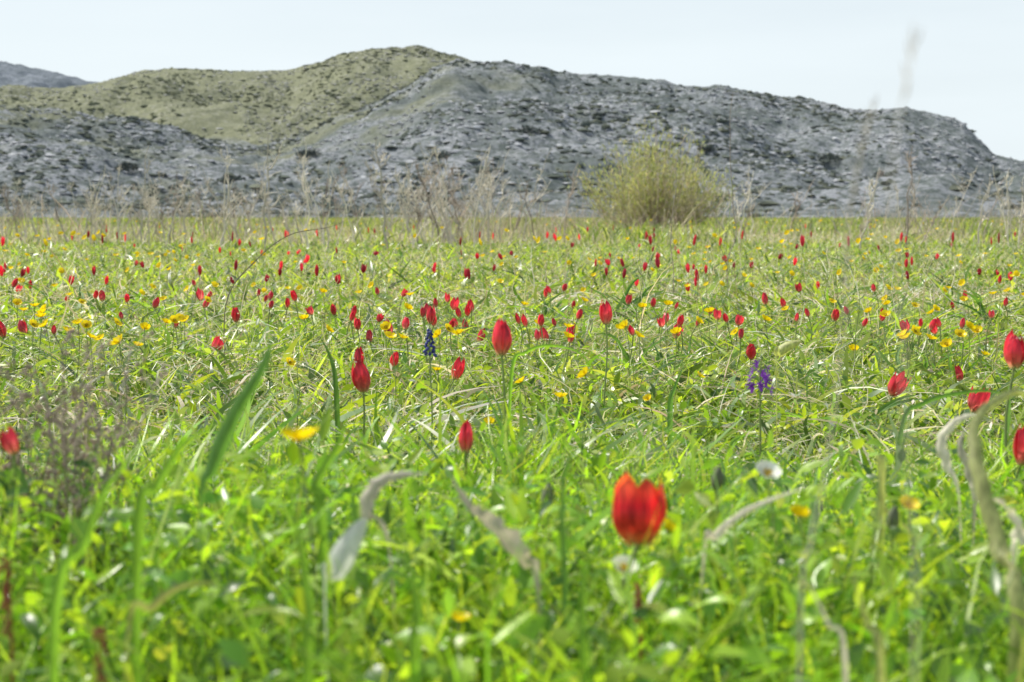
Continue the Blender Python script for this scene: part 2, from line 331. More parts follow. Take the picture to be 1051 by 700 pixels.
def join(parts):
    Vs, Qs, Cs = [], [], []; o = 0
    for V, Q, C_ in parts: Vs.append(V); Qs.append(Q+o); Cs.append(C_); o += len(V)
    return np.concatenate(Vs), np.concatenate(Qs), np.concatenate(Cs)
U = rng.uniform
G1 = [(.23, .36, .05), (.33, .44, .06), (.14, .26, .045), (.39, .46, .12), (.21, .30, .13), (.08, .15, .035)]; W1 = [3, 3, 2, 2, 1.5, 1.8]
GN = [(.27, .46, .045), (.37, .53, .06), (.16, .32, .045), (.42, .51, .11), (.08, .17, .03)]; WN = [3, 3, 2, 1.3, 1.5]
GF = [(.27, .38, .08), (.36, .43, .12), (.18, .27, .08), (.41, .44, .19), (.10, .16, .05)]; WF = [2.5, 3, 2, 1.5, 1.2]
DR = [(.80, .73, .54), (.68, .59, .40), (.86, .82, .68), (.44, .34, .21), (.60, .55, .32)]; WD = [3, 2, 2.5, 1, 2]
gp = []
n = 30000; x, y = place(n, .60, 1.7); gp.append(blades(x, y, U(.06, .23, n)*np.clip(1.45-.45*y, .72, 1.15), U(.0015, .005, n), U(.1, .8, n), U(0, .5, n), colr(n, GN, WN), 5))
n = 2600; x, y = place(n, .85, 1.8); gp.append(blades(x, y, U(.13, .24, n)*np.clip(1.35-.35*y, .72, 1.1), U(.004, .010, n), U(.1, .9, n), U(0, .6, n), colr(n, GN+[(.24, .33, .17)], WN+[2]), 8, broad=True))
n = 28000; x, y = place(n, 1.4, 4.2); gp.append(blades(x, y, U(.04, .13, n), U(.0018, .0065, n), U(.1, 1.0, n), U(0, .6, n), colr(n, G1, W1), 5))
n = 13000; x, y = place(n, 1.3, 5, .3); gp.append(blades(x, y, U(.07, .155, n), U(.006, .014, n), U(.2, 1.3, n), U(.1, .8, n), colr(n, G1+[(.24, .33, .17)], W1+[3]), 8, broad=True))
n = 50000; x, y = place(n, 3.8, 13, .5); gp.append(blades(x, y, U(.05, .12, n), U(.003, .010, n), U(.1, 1.0, n), U(0, .6, n), colr(n, GF, WF), 3))
n = 22000; x, y = place(n, 4.5, 16, .5); gp.append(blades(x, y, U(.08, .16, n), U(.009, .022, n), U(.2, 1.2, n), U(0, .7, n), colr(n, G1+[(.24, .33, .17)], W1+[2]), 5, broad=True))
n = 90000; x, y = place(n, 12.5, 48, 1); gp.append(blades(x, y, U(.06, .16, n), U(.006, .024, n), U(.1, 1.0, n), U(0, .6, n), colr(n, GF, WF), 2))
n = 60000; x, y = place(n, 16, 60, 1); k = fbm(x*.8, y*.35, 3, 91) > .53; x = x[k]; y = y[k]; n = len(x); gp.append(blades(x, y, U(.18, .40, n), U(.012, .030, n), U(.1, .9, n), U(0, .5, n), colr(n, GF+[(.12, .19, .05)], WF+[2]), 3))
n = 42000; x, y = place(n, 46, 170, 3, pw=1.5); gp.append(blades(x, y, U(.1, .44, n), U(.03, .1, n), U(.1, .8, n), U(0, .5, n), colr(n, GF+DR[:1], WF+[.8])*.8, 2))
V, Q, C_ = join(gp); tag(obj('grass', npmesh('grass', V, Q, C_, M['cover'])), 'green grass and narrow leaves covering the whole meadow', 'grass', kind='stuff')
gp = []
n = 2600; x, y = place(n, .8, 1.7); gp.append(blades(x, y, U(.06, .20, n), U(.001, .0035, n), U(.2, 1.4, n), U(.1, .9, n), colr(n, DR, WD), 6))
n = 300; x, y = place(n, .85, 1.8); gp.append(blades(x, y, U(.13, .20, n), U(.004, .009, n), U(.4, 1.4, n), U(.3, .95, n), colr(n, DR, WD), 9, broad=True))
n = 15000; x, y = place(n, 1.5, 4.2); gp.append(blades(x, y, U(.05, .16, n), U(.001, .004, n), U(.2, 1.7, n), U(.1, .95, n), colr(n, DR, WD), 6))
n = 4600; x, y = place(n, 1.5, 6); gp.append(blades(x, y, U(.08, .17, n), U(.003, .008, n), U(.3, 1.7, n), U(.3, 1.0, n), colr(n, DR, WD), 8, broad=True))
n = 42000; x, y = place(n, 3.8, 13, .5); gp.append(blades(x, y, U(.05, .16, n), U(.0015, .006, n), U(.2, 1.6, n), U(.1, .9, n), colr(n, DR, WD), 4))
n = 50000; x, y = place(n, 12.5, 48, 1); gp.append(blades(x, y, U(.07, .22, n), U(.004, .014, n), U(.1, 1.3, n), U(0, .8, n), colr(n, DR, WD), 3))
n = 2600; x, y = place(n, 3, 20, .5); gp.append(blades(x, y, U(.18, .34, n), U(.002, .005, n), U(.05, .6, n), U(0, .4, n), colr(n, DR, WD), 5))
V, Q, C_ = join(gp); tag(obj('dry_grass', npmesh('dry_grass', V, Q, C_, M['dry'])), 'straw coloured dead grass mixed through the meadow', 'dry grass', kind='stuff')
n = 12000; x, y = place(n, 16, 40, 1); pp = x/y*F+525; k = (fbm(x*.45, y*.3, 3, 61)+.11*np.exp(-((pp-440)/120)**2)+.04*(pp < 330) > .56); x = x[k]; y = y[k]; n = len(x)
V, Q, C_ = blades(x, y, U(.3, .95, n), U(.005, .011, n), U(.05, 1.0, n), U(0, .4, n), colr(n, [(.42, .34, .27), (.62, .55, .44), (.32, .27, .21), (.30, .34, .14)], [3, 3, 1, 2]), 4)
tag(obj('dead_brush', npmesh('dead_brush', V, Q, C_, M['dry'])), 'haze of thin brown dead stems along the skyline of the meadow', 'dead brush', kind='stuff')
gp = []
gp += herbs(1700, 18, .60, 1.25, (.06, .21), (.013, .030), (.003, .009), GN, WN, spread=.035)
gp += herbs(650, 14, .60, 1.3, (.07, .20), (.015, .027), (.008, .015), GN, WN, spread=.03, clumpth=.40)
gp += herbs(5200, 11, 1.1, 4.2, (.02, .10), (.012, .035), (.005, .013), G1, W1, clumpth=.36)
gp += herbs(9500, 7, 4, 14, (.03, .12), (.02, .05), (.007, .018), GF, WF, pad=.5, clumpth=.4)
V, Q, C_ = join(gp); tag(obj('herb_leaves', npmesh('herb_leaves', V, Q, C_, M['cover'])), 'bright green low herbs with small leaves carpeting the meadow', 'ground cover', kind='stuff')
n = 40000; x, y = place(n, 1.0, 12, .4); B = np.stack([x, y, U(.03, .14, n)], -1); D = rng.normal(0, 1, (n, 3))
k = fbm(x*3, y*3, 3, 31) > .4; n = int(k.sum())
V, Q, C_ = leaves(B[k], D[k], U(.004, .014, n), U(.002, .007, n), colr(n, [(.82, .78, .64), (.66, .54, .42), (.87, .87, .80), (.60, .57, .30)], [3, 1, 2, 2]), U(0, .3, n), 2)
tag(obj('dry_seed_heads', npmesh('dry_seed_heads', V, Q, C_, M['dry'])), 'tiny pale seed heads and dead florets scattered in the grass', 'seed heads', kind='stuff')
# ------------------------------------------------ tulips
def petal_rows(L, R, Wd, tip, inner=0, nv=9, nu=6, flare=0):
    rows = []
    for i in range(nv+1):
        v = i/nv
        r = .0025+(R-.0025)*math.sin(min(1, v/.42)*PI/2) if v < .42 else R+(tip-R)*((v-.42)/.58)**1.7
        r += flare*max(0, v-.75)**2*10
        wv = Wd*.5*(math.sin(PI*(v*.84+.10))**.8)*(1-.5*max(0, v-.6)/.4)
        if i == nv: wv *= .2
        rc = .0100 if R < .015 else .0150; z = L*(v**.95)*(1-.07*inner); row = []
        for j in range(nu+1):
            u = -1+2*j/nu; th = u*wv/rc; row.append(Vector((r*(1-.14*inner)-rc*(1-math.cos(th))+.0010*u*u*(1-inner), rc*math.sin(th), z+.0009*math.sin(7*u+9*v)-abs(u)*.0016+.0008*(1-abs(u)))))
        rows.append(row)
    return rows
KIND = {'bud': (.040, .0104, .0195, .0028, 0), 'slim': (.041, .0086, .0175, .0022, 0), 'loose': (.038, .0130, .0190, .0105, .0015), 'open': (.046, .0168, .0360, .0105, .0)}
PM = {}
for k, (L, R, Wd, tip, fl) in KIND.items():
    for inn in (0, 1):
        mb = MB(); mb.grid(petal_rows(L, R, Wd, tip, inn, 12, 8, fl)); PM[k, inn] = mb.data('petal', [M['redo' if k == 'open' else 'redp']])
mb = MB(); mb.blob((0, 0, .001), .0035, .0035, n=8); mb.tube([(0, 0, 0), (0, 0, .016)], [.0017, .0022], 6); RECEPT = mb.data('flower', [M['stemg']])
def stem_pts(b, n=8): return [(b*math.sin(PI*i/n), .4*b*math.sin(2*PI*i/n), i/n) for i in range(n+1)]
STEM = []
for b in (.006, -.012, .018):
    mb = MB(); mb.tube(stem_pts(b), [.0017-.0004*i/8 for i in range(9)], 6); STEM.append(mb.data('stem', [M['stemg']]))
LEAF = []
for q, (h, ln, wd, dr) in enumerate([(.12, .10, .010, .3), (.10, .13, .008, .55), (.13, .08, .011, .25), (.09, .15, .007, .8)]):
    mb = MB(); mb.ribbon([(ln*(i/12)**1.7, .007*math.sin(i*.8+q), h*((i/12)-dr*(i/12)**3)) for i in range(13)], wd, sidev=(-.6, 0, 1), fold=.35, twist=.9*(q-1.5)); LEAF.append(mb.data('leaf', [M['green' if q % 2 else 'dgreen']]))
def far_mesh(kind, seed):
    r = random.Random(seed); mb = MB(); H = .13
    mb.tube([(p[0], p[1], p[2]*H) for p in stem_pts(r.uniform(-.01, .01), 4)], .0016, 4, 1)
    L, R, Wd, tip, fl = KIND[kind]; tl = Matrix.Rotation(r.uniform(-.5, .5), 3, 'X')
    for k in range(6):
        m3 = tl @ Matrix.Rotation(k*PI/3, 3, 'Z'); mb.grid([[m3 @ p+Vector((0, 0, H)) for p in row] for row in petal_rows(L, R, Wd, tip, k % 2, 5, 3, fl)], 0)
    for k in range(2):
        a = r.uniform(0, 6); mb.ribbon([(math.cos(a)*.09*(i/5)**1.7, math.sin(a)*.09*(i/5)**1.7, .12*(i/5-.3*(i/5)**3)) for i in range(6)], .009, 2, sidev=(-math.cos(a), -math.sin(a), 1))
    return mb.data('tulip', [M['red'], M['stemg'], M['green']])
FARM = [far_mesh(k, i) for i, k in enumerate(['bud', 'slim', 'loose', 'bud', 'loose', 'bud'])]
rd = random.Random(5)
def tulip(px, py, hpx, kind, label, d=None, tilt=None, group='red tulips across the meadow', zmax=.27):
    L = KIND[kind][0]
    if d is None:
        d = .040*F/hpx
        z = P(px, py, d).z
        if z < .10: d *= (CZ-.10)/(CZ-z)
        if z > zmax: d *= (CZ-.2)/max(.02, CZ-z)
    c = P(px, py, d); sc = hpx*d/F/L; sc = max(.5, min(1.35, sc)); H = max(.03, c.z-L*sc*.5)
    base = (c.x, c.y, 0)
    if d > 5.2:
        o = obj('tulip', FARM[rd.randrange(6)], None, base, (0, 0, rd.uniform(0, 6.28)), (sc*1.1, sc*1.1, min(1.7, H/.13)*1.0))
        tag(o, label, 'tulip', group); return o
    r = obj('tulip', None, None, base); tag(r, label, 'tulip', group); r.empty_display_size = .02
    a = rd.uniform(0, 6.28)
    obj('stem', STEM[rd.randrange(3)], r, (0, 0, 0), (0, 0, a), (1, 1, H+.001))
    tl = tilt if tilt is not None else (rd.uniform(-.4, .4), rd.uniform(-.4, .4))
    f = obj('flower', RECEPT, r, (0, 0, H), (tl[0], tl[1], rd.uniform(0, 6)), (sc*rd.uniform(.9, 1.08), sc*rd.uniform(.9, 1.08), sc))
    for k in range(6):
        j = .07 if kind == 'loose' else .04
        obj('petal', PM[kind, k % 2], f, (0, 0, 0), (rd.uniform(-j, j), rd.uniform(-j*.6, j*1.4), k*PI/3+rd.uniform(-.12, .12)), (1, 1, rd.uniform(.90, 1.05)))
    for k in range(2 if d > 2.5 else 3):
        s = rd.uniform(.7, 1.1); obj('leaf', LEAF[rd.randrange(4)], r, (0, 0, 0), (0, 0, rd.uniform(0, 6.28)), (s, s, s*min(1.1, H/.12)))
    return r
T = [
(656, 522, 72, 'open', 'large orange red tulip, blurred, nearest the camera at lower right of centre', (.05, .08), .84),
(515, 345, 37, 'bud', 'tallest closed dark red tulip standing upright near the centre, on a long stem', (0, .03), None),
(478, 447, 34, 'slim', 'closed dark red tulip low in the green grass just left of centre, below the others', (0, .02), 1.35),
(373, 385, 33, 'bud', 'plump closed red tulip leaning left, pressed under a smaller bud left of centre', (0, -.25), None),
(369, 366, 22, 'slim', 'smaller red tulip bud directly above the plump leaning one left of centre', (0, .05), None),
(467, 377, 23, 'bud', 'mid-sized closed red tulip between the leaning pair and the tallest tulip', (.1, .25), None),
(403, 367, 17, 'bud', 'small round red tulip right of the plump leaning one, in green leaves', None, None),
(401, 335, 17, 'bud', 'round red tulip above the leaning pair, left of the dark blue flower spike', None, None),
(442, 322, 19, 'bud', 'red tulip directly above the dark blue flower spike', None, None),
(1042, 358, 38, 'bud', 'big closed crimson tulip standing tall at the right edge of the photo', (0, 0), None),
(1000, 409, 28, 'loose', 'red tulip hanging under an arched leaf near the right edge', (.1, -.3), None),
(916, 392, 27, 'loose', 'ragged wide open crimson tulip at right, alone in green grass', (.2, .5), None),
(986, 382, 18, 'bud', 'small closed red tulip between the ragged tulip and the right edge', None, None),
(771, 359, 19, 'bud', 'small red tulip just above the purple orchid', None, None),
(622, 320, 24, 'bud', 'upright red tulip right of centre, taller than its neighbours', (0, .05), None),
(561, 342, 17, 'bud', 'round red tulip just right of the tallest centre tulip', None, None),
(583, 338, 16, 'bud', 'second round red tulip to the right of the tallest centre tulip', None, None),
(492, 343, 16, 'bud', 'small red tulip touching the left side of the tallest centre tulip', None, None),
(478, 334, 15, 'slim', 'slim red bud between the dark blue spike and the tallest tulip', None, None),
(242, 322, 16, 'bud', 'lone round red tulip in the left third above pale straw', None, None),
(220, 352, 17, 'loose', 'pinkish half open tulip below the lone round one at left', (.3, -.3), None),
(380, 344, 14, 'bud', 'small red bud just left of the round tulip above the leaning pair', None, None),
(857, 321, 15, 'bud', 'round red tulip above and left of the ragged crimson one', None, None),
(694, 339, 16, 'loose', 'loosely open red tulip below two buds, right of centre', None, None),
(25, 334, 17, 'bud', 'closed red tulip near the left edge at mid height', None, None),
(4, 336, 19, 'bud', 'red tulip cut by the left edge of the photo', None, None),
(14, 451, 30, 'loose', 'blurred red tulip low at the left edge beside the dry twiggy plant', (.2, .3), .95),
(1049, 455, 42, 'slim', 'tall red tulip bud cut by the right edge, below the big crimson one', (0, .05), None),
]
for px, py, h, k, lab, tl, d in T: tulip(px, py, h, k, lab, d, tl, 'red tulips nearest the camera')
def xz(px):
    return ['at the far left', 'left of centre', 'around the centre', 'below the round shrub', 'at the far right'][0 if px < 200 else 1 if px < 400 else 2 if px < 590 else 3 if px < 800 else 4]
def dz(d): return 'in the middle distance' if d < 6 else 'well back in the meadow' if d < 11 else 'in the last strip before the hills'
T2 = [(303, 302, 13), (295, 310, 11), (362, 318, 13), (367, 331, 14), (343, 317, 12), (360, 323, 12), (462, 333, 13), (484, 313, 13), (480, 318, 12), (540, 328, 14), (555, 328, 13), (533, 326, 12), (552, 343, 12), (570, 330, 9), (697, 328, 13), (680, 330, 11), (670, 310, 10), (737, 322, 12), (746, 325, 11), (758, 328, 12), (786, 306, 13), (805, 310, 11), (817, 325, 9), (886, 330, 10), (105, 303, 12), (158, 310, 12), (206, 302, 13), (209, 310, 11), (955, 332, 12), (978, 312, 9), (1037, 283, 9), (1005, 278, 8), (650, 338, 12), (437, 316, 12), (445, 328, 12), (385, 258, 8), (305, 257, 8), (525, 258, 8), (515, 262, 8), (490, 262, 7), (625, 268, 8), (640, 270, 7), (745, 265, 7), (800, 262, 8), (930, 335, 11), (960, 337, 11), (965, 330, 11), (715, 330, 9), (693, 313, 8), (180, 330, 12), (55, 338, 9), (130, 305, 10), (265, 300, 8), (413, 300, 9), (460, 305, 10), (560, 300, 10), (320, 318, 10), (277, 312, 9), (593, 322, 11), (585, 345, 13), (472, 320, 11), (388, 325, 10), (760, 342, 10), (830, 320, 10), (870, 318, 9), (905, 325, 9), (1018, 322, 9)]
def lab2(px, d): return 'small red tulip %s, %s' % (xz(px), dz(d))
def dof(px, py, z):
    v = P(px, py, 1.0); return (CZ-z)/(CZ-v.z) if v.z < CZ-1e-3 else 99
for px, py, h in T2:
    d = min(dof(px, py, rd.uniform(.13, .16)), 30); tulip(px, py, h, rd.choice(['bud', 'bud', 'slim', 'loose']), lab2(px, d), d)
for i in range(160):
    px = rd.uniform(-10, 1060); py = 233+100*rd.random()**1.4; z = rd.uniform(.115, .17)
    if py > 295 and rd.random() < .5: py -= 50
    if py < 250: z += .07
    d = min(dof(px, py, z), 26); tulip(px, py, .031*F/d*rd.uniform(.65, 1.1), rd.choice(['bud', 'slim', 'bud', 'loose']), lab2(px, d), d)
# ------------------------------------------------ buttercups
def bc_petal(nv=5, nu=4, a=0, mbx=None, mi=0, zo=0):
    rows = []
    for i in range(nv+1):
        v = i/nv; r = .0008+.0105*v; wv = .0062*math.sin(PI*(.08+.70*v)); row = []
        for j in range(nu+1):
            u = -1+2*j/nu; x_ = r-.001*u*u*v; y_ = u*wv; z_ = .0065*v**1.6+.0012*u*u+zo
            row.append(Vector((x_*math.cos(a)-y_*math.sin(a), x_*math.sin(a)+y_*math.cos(a), z_)))
        rows.append(row)
    mbx.grid(rows, mi)
mb = MB(); bc_petal(mbx=mb); BP = mb.data('petal', [M['yellow']])
mb = MB(); mb.blob((0, 0, .0015), .0022, .0022, n=8)
for k in range(14):
    a = k*2.4; mb.tube([(.001*math.cos(a), .001*math.sin(a), .001), (.0035*math.cos(a), .0035*math.sin(a), .005)], [.0003, .0006], 4)
BCEN = mb.data('flower_centre', [M['yc']])
mb = MB(); mb.tube(stem_pts(.010), .0007, 5); BST = mb.data('stem', [M['stemg']])
BFARS = []
for tlt in (.2, .6, .9):
    mb = MB(); mb.tube([(p[0], p[1], p[2]*.15) for p in stem_pts(.008, 4)], .0007, 4, 1); i0 = len(mb.v)
    for k in range(5): bc_petal(3, 2, k*2*PI/5, mb, 0, 0)
    Rm_ = Matrix.Rotation(tlt, 3, 'X')
    for i in range(i0, len(mb.v)): mb.v[i] = Rm_ @ mb.v[i]+Vector((0, 0, .15))
    BFARS.append(mb.data('buttercup', [M['yellow'], M['stemg']]))
def buttercup(px, py, wpx, label, d=None, group='yellow flowers across the meadow', tilt=None):
    if d is None:
        d = .021*F/wpx; z = P(px, py, d).z
        if z < .10: d *= (CZ-.10)/(CZ-z)
    c = P(px, py, d); sc = max(.6, min(2.0, wpx*d/F/.021)); H = max(.02, c.z-.004)
    tl = tilt or (rd.uniform(-.2, .9), rd.uniform(-.6, .6))
    if d > 4:
        o = obj('buttercup', BFARS[rd.randrange(3)], None, (c.x, c.y, 0), (0, 0, rd.uniform(-1.2, 1.2)), (sc, sc, H/.15)); return tag(o, label, 'buttercup', group)
    r = obj('buttercup', None, None, (c.x, c.y, 0)); tag(r, label, 'buttercup', group); r.empty_display_size = .02
    obj('stem', BST, r, (0, 0, 0), (0, 0, rd.uniform(0, 6)), (1, 1, H))
    f = obj('flower_centre', BCEN, r, (0, 0, H), (tl[0], tl[1], rd.uniform(0, 6)), (sc, sc, sc))
    for k in range(5): obj('petal', BP, f, (0, 0, 0), (0, 0, k*2*PI/5))
    return r
BC = [(307, 445, 38, 'large blurred yellow flower in the left foreground above green blades', .78), (932, 514, 20, 'blurred golden flower in the right foreground beside a grey bud', .95), (684, 537, 20, 'yellow flower half hidden behind the large orange red tulip', .95),
(575, 405, 15, 'yellow buttercup in grass right of the closed low tulip', None), (601, 382, 15, 'yellow buttercup above and right of another, right of centre', None), (535, 390, 12, 'small yellow buttercup between the tallest tulip and two larger buttercups', None),
(122, 349, 16, 'yellow buttercup at left above the dry twiggy plant', None), (141, 353, 11, 'smaller yellow buttercup just right of the one above the twiggy plant', None), (70, 338, 12, 'yellow buttercup near the left edge beside two red tulips', None), (502, 431, 11, 'yellow buttercup just right of the low dark red tulip', None),
(297, 371, 11, 'lone yellow buttercup left of the plump leaning tulip', None), (448, 378, 10, 'tiny yellow flower left of the mid-sized red tulip', None), (718, 384, 10, 'tiny yellow flower left of the purple orchid', None), (876, 357, 10, 'tiny yellow flower above left of the ragged crimson tulip', None),
(930, 345, 12, 'yellow buttercup above the ragged crimson tulip', None), (972, 352, 12, 'yellow buttercup above the small tulip near the right edge', None), (471, 630, 13, 'dim orange yellow flower deep in the bottom centre leaves', .8), (665, 407, 9, 'tiny yellow flower in grass well right of centre', None), (820, 523, 14, 'blurred yellow flower right of the large orange red tulip', .9), (1010, 362, 10, 'tiny yellow flower left of the big crimson tulip', None)]
for px, py, wd, lab, d in BC: buttercup(px, py, wd, lab, d, 'yellow flowers nearest the camera', (.12, .1) if wd == 38 else None)
for i in range(278):
    px = rd.uniform(-10, 1060); py = 226+(122*rd.random()**1.7); z = rd.uniform(.14, .19)
    if 180 < px < 600 and rd.random() < .3: px = rd.choice([rd.uniform(0, 180), rd.uniform(800, 1050)])
    if py < 250: z += .09
    d = min(dof(px, py, z), 22); buttercup(px, py, .021*F/d*(1.0 if d < 8 else 1.7), 'small yellow buttercup %s, %s' % (xz(px), dz(d)), d)
# ------------------------------------------------ dark blue spike, purple orchid
def to_ground(p, dx=0, dy=0): return Vector((p.x+dx, p.y+dy, 0))
d = 1.95; c = P(441, 352, d); r = obj('grape_hyacinth', None, None, to_ground(c)); tag(r, 'dark blue flower spike among red tulips left of centre', 'flower')
mb = MB(); mb.tube([(0, 0, 0), (.003, 0, c.z*.5), (0, 0, c.z-.015), (0, 0, c.z+.018)], .0013, 6); obj('stem', mb.data('stem', [M['stemg']]), r)
for i in range(26):
    v = i/26; a = i*2.4; mb = MB(); rr = .0075*(1-v*.75); mb.blob((0, 0, 0), .0026*(1-.3*v), .0036*(1-.3*v)); obj('floret', mb.data('floret', [M['blue']]), r, (rr*math.cos(a), rr*math.sin(a), c.z-.017+.036*v), (.8*math.sin(a), -.8*math.cos(a), 0))
for k in range(3): obj('leaf', LEAF[k], r, (0, 0, 0), (0, 0, k*2.1), (1, 1, .9))
d = 1.6; c = P(780, 385, d); r = obj('purple_orchid', None, None, to_ground(c)); tag(r, 'slender purple orchid spike with loose florets at right of centre', 'orchid')
mb = MB(); mb.tube([(0, 0, 0), (.002, 0, c.z*.5), (0, 0, c.z), (.002, 0, c.z+.022)], [.0015, .0013, .001, .0007], 6); obj('stem', mb.data('stem', [M['stemg']]), r)
mb = MB()
for a, l, wd in ((-1.2, .009, .003), (0, .008, .003), (1.2, .009, .003), (PI, .010, .006), (2.2, .007, .003), (-2.2, .007, .003)):
    mb.ribbon([(math.sin(a)*l*t, -.002-.004*t*t, math.cos(a)*l*t) for t in (0, .35, .7, 1)], wd, sidev=(0, 1, 0), prof=lambda u: math.sin(PI*(.15+.8*u)))
mb.tube([(0, 0, 0), (0, .006, .004)], [.0012, .0008], 5); FL = mb.data('floret', [M['purple']])
for i in range(11):
    a = i*2.3; v = i/11; rr = .011*(1-.4*v); s = .85-.3*v
    obj('floret', FL, r, (rr*math.cos(a), rr*math.sin(a), c.z-.016+.034*v), (rd.uniform(-.3, .3), rd.uniform(-.3, .3), a+PI/2+rd.uniform(-.5, .5)), (s, s, s))
for k in range(2): obj('leaf', LEAF[k+1], r, (0, 0, 0), (0, 0, k*3), (.7, .7, .6))
# ------------------------------------------------ named blades and wilted leaves
def blade(name, pts, d, wd, mat, label, cat, fold=.3, twist=0, ground=True, prof=None, crump=0):
    q = [P(a, b, d if not hasattr(d, '__len__') else d[i]) for i, (a, b) in enumerate(pts)]
    if ground and q[0].z > .02: q = [to_ground(q[0], rd.uniform(-.01, .01), .01)]+q
    b0 = q[0].copy(); q = [p-b0 for p in q]
    mb = MB(); mb.ribbon(smooth(q, 8), wd, 0, fold, None, twist, prof, crump); o = obj(name, mb.data(name, [M[mat]]), None, b0); return tag(o, label, cat)
B_ = 'leaf_blade'; Wl = 'withered_leaf'
onstem = lambda u: .10 if u < .30 else .10+.9*math.sin(PI*min(1, (u-.30)/.70))**.8
late = lambda u: (.12 if u < .2 else min(1, .12+(u-.2)*3.2))*max(.02, 1-u**3)
blade(B_, [(205, 545), (217, 480), (240, 425), (268, 378), (280, 343)], .78, .0105, 'dgreen', 'tall broad green blade leaning right in the left foreground', 'leaf', prof=late, twist=.4)
blade(B_, [(55, 640), (85, 560), (110, 500), (160, 440)], .64, .006, 'green', 'blurred green blade rising right at the lower left', 'leaf')
blade(B_, [(330, 540), (322, 505), (345, 460), (358, 425)], .82, .007, 'green', 'blurred green blade just right of the large yellow flower', 'leaf')
blade(B_, [(315, 690), (318, 640), (308, 560), (300, 500)], .64, .006, 'green', 'upright wide blurred blade at bottom left of centre', 'leaf')
blade(B_, [(425, 690), (430, 640), (422, 590), (410, 555)], .64, .005, 'green', 'upright blurred blade at the bottom near the white leaf', 'leaf')
blade(B_, [(578, 690), (580, 600), (577, 520), (585, 470), (618, 440)], .8, .004, 'dgreen', 'thin dark blade arching right, left of the large orange red tulip', 'leaf')
blade(B_, [(600, 690), (598, 640), (600, 590), (606, 560)], .66, .005, 'green', 'short blurred blade below and left of the large open tulip', 'leaf')
blade(B_, [(905, 700), (890, 640), (872, 580)], .62, .004, 'wiltg', 'blurred pale blade leaning left at the lower right', 'leaf')
blade(B_, [(140, 560), (160, 500), (190, 455), (235, 430)], .7, .006, 'green', 'blurred light green blade curving right behind the tall broad one', 'leaf')
blade(B_, [(1046, 640), (1025, 560), (1003, 480), (1005, 430), (1045, 402), (1075, 425)], [.75, .78, .8, .82, .85, .88], .011, 'wiltg', 'thick brownish leaf arching over the red tulip at the right edge', 'leaf', twist=.8, crump=.15)
blade(B_, [(925, 445), (948, 415), (985, 404), (1020, 402), (1052, 415)], 1.4, .006, 'dgreen', 'dark green leaf arching low towards the right edge', 'leaf')
blade(B_, [(525, 385), (540, 362), (566, 355), (598, 365), (616, 400)], 1.75, .005, 'green', 'thin green leaf arching right beside the tallest tulip', 'leaf')
blade(B_, [(505, 500), (528, 482), (548, 450), (560, 432)], 1.45, .005, 'wiltg', 'pale green blade slanting up right of the low dark red tulip', 'leaf')
blade(B_, [(345, 405), (340, 370), (328, 345)], 1.9, .008, 'dgreen', 'dark broad blade just left of the plump leaning tulip', 'leaf')
blade(B_, [(688, 420), (692, 400), (702, 375)], 1.9, .008, 'dgreen', 'short dark blade in grass left of the purple orchid', 'leaf')
blade(B_, [(895, 590), (900, 520), (905, 470)], .95, .003, 'stemg', 'thin green stalk in the right foreground near the golden flower', 'leaf')
blade(Wl, [(552, 610), (535, 578), (500, 540), (478, 520), (462, 488)], .82, .019, 'wilt', 'curled silvery dead leaf in the foreground left of the large tulip', 'leaf', twist=1.1, fold=.35, crump=.25, prof=late)
blade(Wl, [(400, 570), (374, 530), (383, 500), (405, 488), (440, 486)], .84, .011, 'wilt', 'hooked beige dead leaf left of the silvery one', 'leaf', twist=.9, crump=.2, prof=late)
blade('pale_leaf', [(333, 612), (342, 590), (356, 562), (375, 532)], .76, .0135, 'white', 'bright white leaf underside in the left foreground', 'leaf', prof=onstem, fold=.3, twist=.3)  # one pale leaf, narrowed to a thin stalk at its base
blade(Wl, [(985, 520), (972, 480), (966, 452), (985, 430), (1008, 425)], 1.1, .010, 'wilt', 'pale drooping ribbon leaf under the arched leaf at right', 'leaf', twist=.8, crump=.2, prof=late)
blade(Wl, [(1000, 530), (996, 490), (985, 460), (990, 440)], 1.1, .009, 'wilt', 'whitish limp leaf hanging beside the pale ribbon at right', 'leaf', twist=.8, crump=.2, prof=late)
blade(Wl, [(722, 575), (735, 550), (770, 522), (828, 500)], .86, .006, 'wilt', 'thin beige dead leaf sweeping right of the large tulip', 'leaf', twist=.8, crump=.2, prof=late)
blade(Wl, [(905, 480), (908, 520), (935, 545), (940, 560)], 1.0, .006, 'wiltg', 'brown leaf drooping over the golden flower at right', 'leaf', twist=.8, crump=.3)
blade(Wl, [(130, 660), (155, 625), (185, 603), (225, 598)], .66, .005, 'wiltg', 'pale blurred leaf bending right at the lower left corner', 'leaf', prof=late)
blade(Wl, [(868, 690), (850, 640), (825, 590)], .66, .003, 'wilt', 'pinkish dry blade crossing the lower right foreground', 'leaf')
blade(Wl, [(1040, 590), (1045, 550), (1030, 520), (1000, 505)], .9, .010, 'wilt', 'crumpled beige leaf at the right edge under the thick arching one', 'leaf', twist=1.2, crump=.4, prof=late)
blade('pale_leaf', [(797, 368), (800, 362), (810, 354), (822, 350)], 2.0, .015, 'wiltg', 'folded whitish green leaf shining in the middle distance right of centre', 'leaf', prof=onstem, fold=.5, twist=.8)
